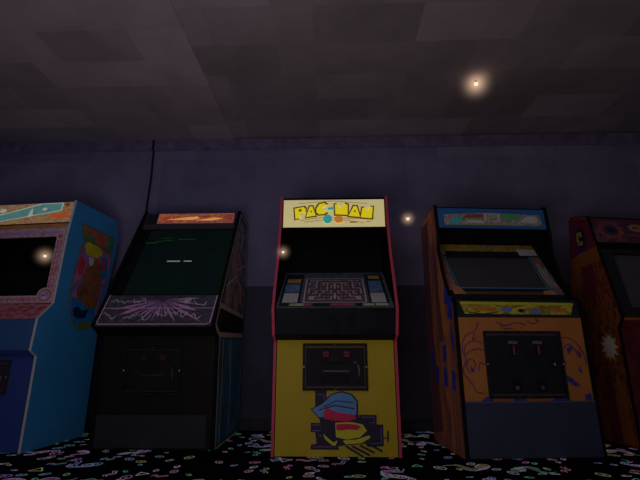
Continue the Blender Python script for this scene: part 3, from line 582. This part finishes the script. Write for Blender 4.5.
# ---------------------------------------------------------------- 5. red machine, far right
rdm = thing('arcade_cabinet', 'red arcade machine with flame side art and pale starburst, at the right end', 'arcade machine', (2.148, 3.069, 0), 7.5)
W_ = .80
prof = [(0, 0), (0, .80), (-.05, .87), (.045, 1.33), (.105, 1.66), (.118, 1.68), (.28, 1.72), (.305, 1.70), (.435, 1.0), (.435, 0)]
flame = A('flame_print', [(44, 20, 13), (60, 30, 14), (26, 14, 12), (66, 34, 14), (54, 22, 16), (22, 12, 12)], (1, 13, 4.5), 5, dist=1.6)
m_dred = M('side_dark_red', (44, 9, 22), .6, .2, 4); m_orb = M('side_orange_band', (62, 34, 14), .6, .15, 8); m_pur = M('side_purple', (32, 12, 36), .6, .2, 10); m_em = M('side_emblem_gold', (72, 60, 22), .6)
m_star = M('starburst_pale', (108, 100, 104), .5, .2, 30); m_starf = M('starburst_fringe', (96, 74, 30), .6)
def star(cx, cz, r1, r2, n, sx=1.0):
    return [(cx + sx * (r1 if k % 2 else r2) * math.cos(math.pi * k / n + .3), cz + (r1 if k % 2 else r2) * math.sin(math.pi * k / n + .3)) for k in range(2 * n)]
la = [(m_dred, [(.06, 1.36), (.10, 1.65), (.27, 1.70), (.30, 1.68), (.365, 1.33)]), (m_pur, [(.13, 1.46), (.17, 1.62), (.27, 1.63), (.28, 1.42), (.22, 1.38)]), (m_orb, [(.04, 1.30), (.055, 1.42), (.25, 1.40), (.355, 1.37), (.37, 1.28), (.25, 1.30)]),
      (m_dred, [(.13, 1.29), (.25, 1.28), (.24, 1.10), (.17, 1.0), (.12, 1.12)]), (m_orb, [(.27, 1.27), (.37, 1.24), (.41, .95), (.34, .90), (.28, 1.05)]), (m_orb, [(.22, 0.01), (.26, .40), (.36, .50), (.43, .30), (.43, .01)]), (m_orb, [(.02, .01), (.03, .35), (.08, .48), (.13, .30), (.12, .01)]), (m_dred, [(.12, .01), (.14, .45), (.20, .45), (.21, .01)]),
      (M('emblem_ink', (10, 8, 20), .6), ell(.205, 1.52, .050, .085)), (m_em, [(.235, 1.575), (.19, 1.575), (.18, 1.53), (.20, 1.53), (.215, 1.555), (.225, 1.52), (.215, 1.49), (.20, 1.50), (.18, 1.49), (.19, 1.46), (.235, 1.465), (.25, 1.52)]),
      (m_starf, star(.10, .665, .062, .110, 11, .8)), (m_star, star(.10, .668, .055, .090, 9, .8)), (M('starburst_core', (112, 108, 124), .5), ell(.10, .67, .038, .055, 10))]
side_panels(rdm, prof, W_, flame, th=.02, left_art=la, trim=M('black_edge_moulding', (3, 3, 4)), nfront=6, trim_h=.004, inner=m_void)
core(rdm, [(.03, .005), (.03, .86), (.16, 1.45), (.20, 1.66), (.29, 1.68), (.42, 1.0), (.42, .005)], .021, W_ - .021, m_void)
lowr = A('front_red_print', [(40, 14, 12), (52, 18, 14), (36, 10, 18), (58, 26, 12)], (5, 5, 5), 4)
_, fr_ = panel(rdm, 'front_panel', (.0, .004), (0.0, .80), .021, W_ - .021, lowr)
coin_door(rdm, fr_, .24, .60, .28, .60)
panel(rdm, 'control_panel', (.0, .802), (-.046, .872), .021, W_ - .021, lowr, [(M('panel_orange_line', (92, 48, 20), .6), rect(.021, W_ - .021, .060, .080))])
fz = Fr((-.044, .874), (.055, 1.40)); mb = MB(); L = fz.L
fz.slab(mb, .021, .115, 0, L, -.012, 0, cpb); fz.slab(mb, W_ - .115, W_ - .021, 0, L, -.012, 0, cpb); fz.slab(mb, .115, W_ - .115, 0, .07, -.012, 0, cpb); fz.slab(mb, .115, W_ - .115, .50, L, -.012, 0, cpb); mb.build('screen_bezel', rdm)
mb = MB(); fz.slab(mb, .115, W_ - .115, .07, .50, -.04, -.03, M('grey_tube_glass', (36, 34, 42), .4, .08, 3, .25)); o = mb.build('screen', rdm)
panel(rdm, 'speaker_panel', (.055, 1.402), (.062, 1.455), .021, W_ - .021, m_void)
mqr = A('sign_dark_print', [(20, 16, 26), (46, 22, 30), (26, 22, 34), (60, 34, 34), (24, 18, 26)], (9, 9, 14), 5); rr1 = A('sign_ring_red', [(78, 30, 34), (60, 24, 36), (92, 46, 34)], (30, 30, 30), 4)
ringc = (.17, .11)
sh = [(rr1, star(ringc[0], ringc[1], .072, .088, 14, 1.35)), (M('ring_slate', (24, 28, 38), .6), ell(.17, .11, .070, .050)), (M('ring_core', (14, 17, 24), .6), ell(.17, .11, .042, .028)),
      (M('sign_olive_spot', (84, 64, 34), .6), ell(.40, .135, .06, .032)), (rr1, ell(.40, .135, .035, .018)), (rr1, stroke([(.28, .06), (.36, .07), (.47, .05), (.56, .07)], .02)), (rr1, star(.62, .11, .06, .08, 12, 1.3))]
panel(rdm, 'marquee', (.062, 1.457), (.104, 1.665), .021, W_ - .021, mqr, sh)
mb = MB(); mb.prism([(.106, 1.667), (.106, 1.677), (.118, 1.679), (.28, 1.715), (.30, 1.70), (.30, 1.69), (.28, 1.70)], .021, W_ - .021, m_semi); mb.build('top_panel', rdm)

# ================================================================ SMALL GLOWING BULBS, GLASS REFLECTIONS BUILT AS GLOWING BALLS
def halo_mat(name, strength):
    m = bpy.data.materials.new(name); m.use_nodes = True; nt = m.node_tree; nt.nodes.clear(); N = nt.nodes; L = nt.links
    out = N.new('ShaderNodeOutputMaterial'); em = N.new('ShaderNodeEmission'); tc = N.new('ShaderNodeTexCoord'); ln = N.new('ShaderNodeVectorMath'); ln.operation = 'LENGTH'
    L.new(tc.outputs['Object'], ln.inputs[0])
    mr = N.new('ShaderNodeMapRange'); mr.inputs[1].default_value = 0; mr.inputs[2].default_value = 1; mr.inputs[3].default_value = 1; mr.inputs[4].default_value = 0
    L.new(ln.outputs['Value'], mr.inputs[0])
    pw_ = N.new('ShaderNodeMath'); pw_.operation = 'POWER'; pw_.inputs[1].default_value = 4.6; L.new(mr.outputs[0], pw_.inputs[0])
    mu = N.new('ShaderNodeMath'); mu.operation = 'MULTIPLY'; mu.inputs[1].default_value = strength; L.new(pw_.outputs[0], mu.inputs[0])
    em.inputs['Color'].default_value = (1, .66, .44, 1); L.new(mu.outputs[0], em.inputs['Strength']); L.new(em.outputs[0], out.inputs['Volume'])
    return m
m_core = bpy.data.materials.new('bulb_and_reflection_glow'); m_core.use_nodes = True
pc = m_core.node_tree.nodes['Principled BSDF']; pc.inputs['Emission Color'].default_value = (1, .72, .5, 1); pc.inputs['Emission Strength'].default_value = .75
def sphere(name, r, mat, parent, loc=(0, 0, 0), scale=None, seg=24):
    me = bpy.data.meshes.new(name); bm = bmesh.new(); bmesh.ops.create_uvsphere(bm, u_segments=seg, v_segments=seg // 2, radius=1 if scale else r); bm.to_mesh(me); bm.free()
    for p in me.polygons: p.use_smooth = True
    me.materials.append(mat); o = bpy.data.objects.new(name, me); SC.collection.objects.link(o); o.parent = parent; o.location = loc
    if scale: o.scale = (r, r, r)
    return o
def lamp_parts(t, r, halo, strength):
    g = sphere('bulb_glass', r, m_core, t, seg=16)
    h = sphere('bulb_glow', halo, halo_mat('bulb_glow', strength), g, scale=True)
    mb = MB(); mb.tube([(0, 0, r * .8), (0, 0, r * 2.2)], r * .55, m_dark, 10)
    mb.build('socket', t); return g
def bulb(label, loc, r, halo, strength, top):
    t = thing('light_bulb', label, 'light bulb', loc, 0); lamp_parts(t, r, halo, strength)
    mb = MB(); mb.tube([(0, 0, r * 2), (0, 0, (top - loc[2]) * .5), (0, 0, top - loc[2])], .0006, m_dark, 6); mb.build('cord', t)
bulb('small warm glowing bulb just under the ceiling at the upper right', (1.213, 2.81, 2.64), .015, .20, 10, 2.70)
bulb('small warm glowing bulb hanging in the gap between the yellow and orange machines', (.70, 3.16, 1.654), .013, .105, 14, 2.70)
def reflection_on(root, loc, r, halo, strength):      # reflection in the glass, built as a glowing ball inside a cabinet
    mb = MB(); mb.tube([(0, 0, r * .6), (0, 0, r * 2.0)], r * .5, m_dark, 10); l = mb.build('reflection_holder', root); l.location = loc
    g = sphere('reflection_core', r, m_core, l, seg=16)
    sphere('reflection_halo', halo, halo_mat('reflection_halo', strength), l, scale=True)
reflection_on(pac, (.045, .0, 1.305), .009, .09, 12)
reflection_on(bl, (-.204, .15, 1.336), .011, .12, 11)
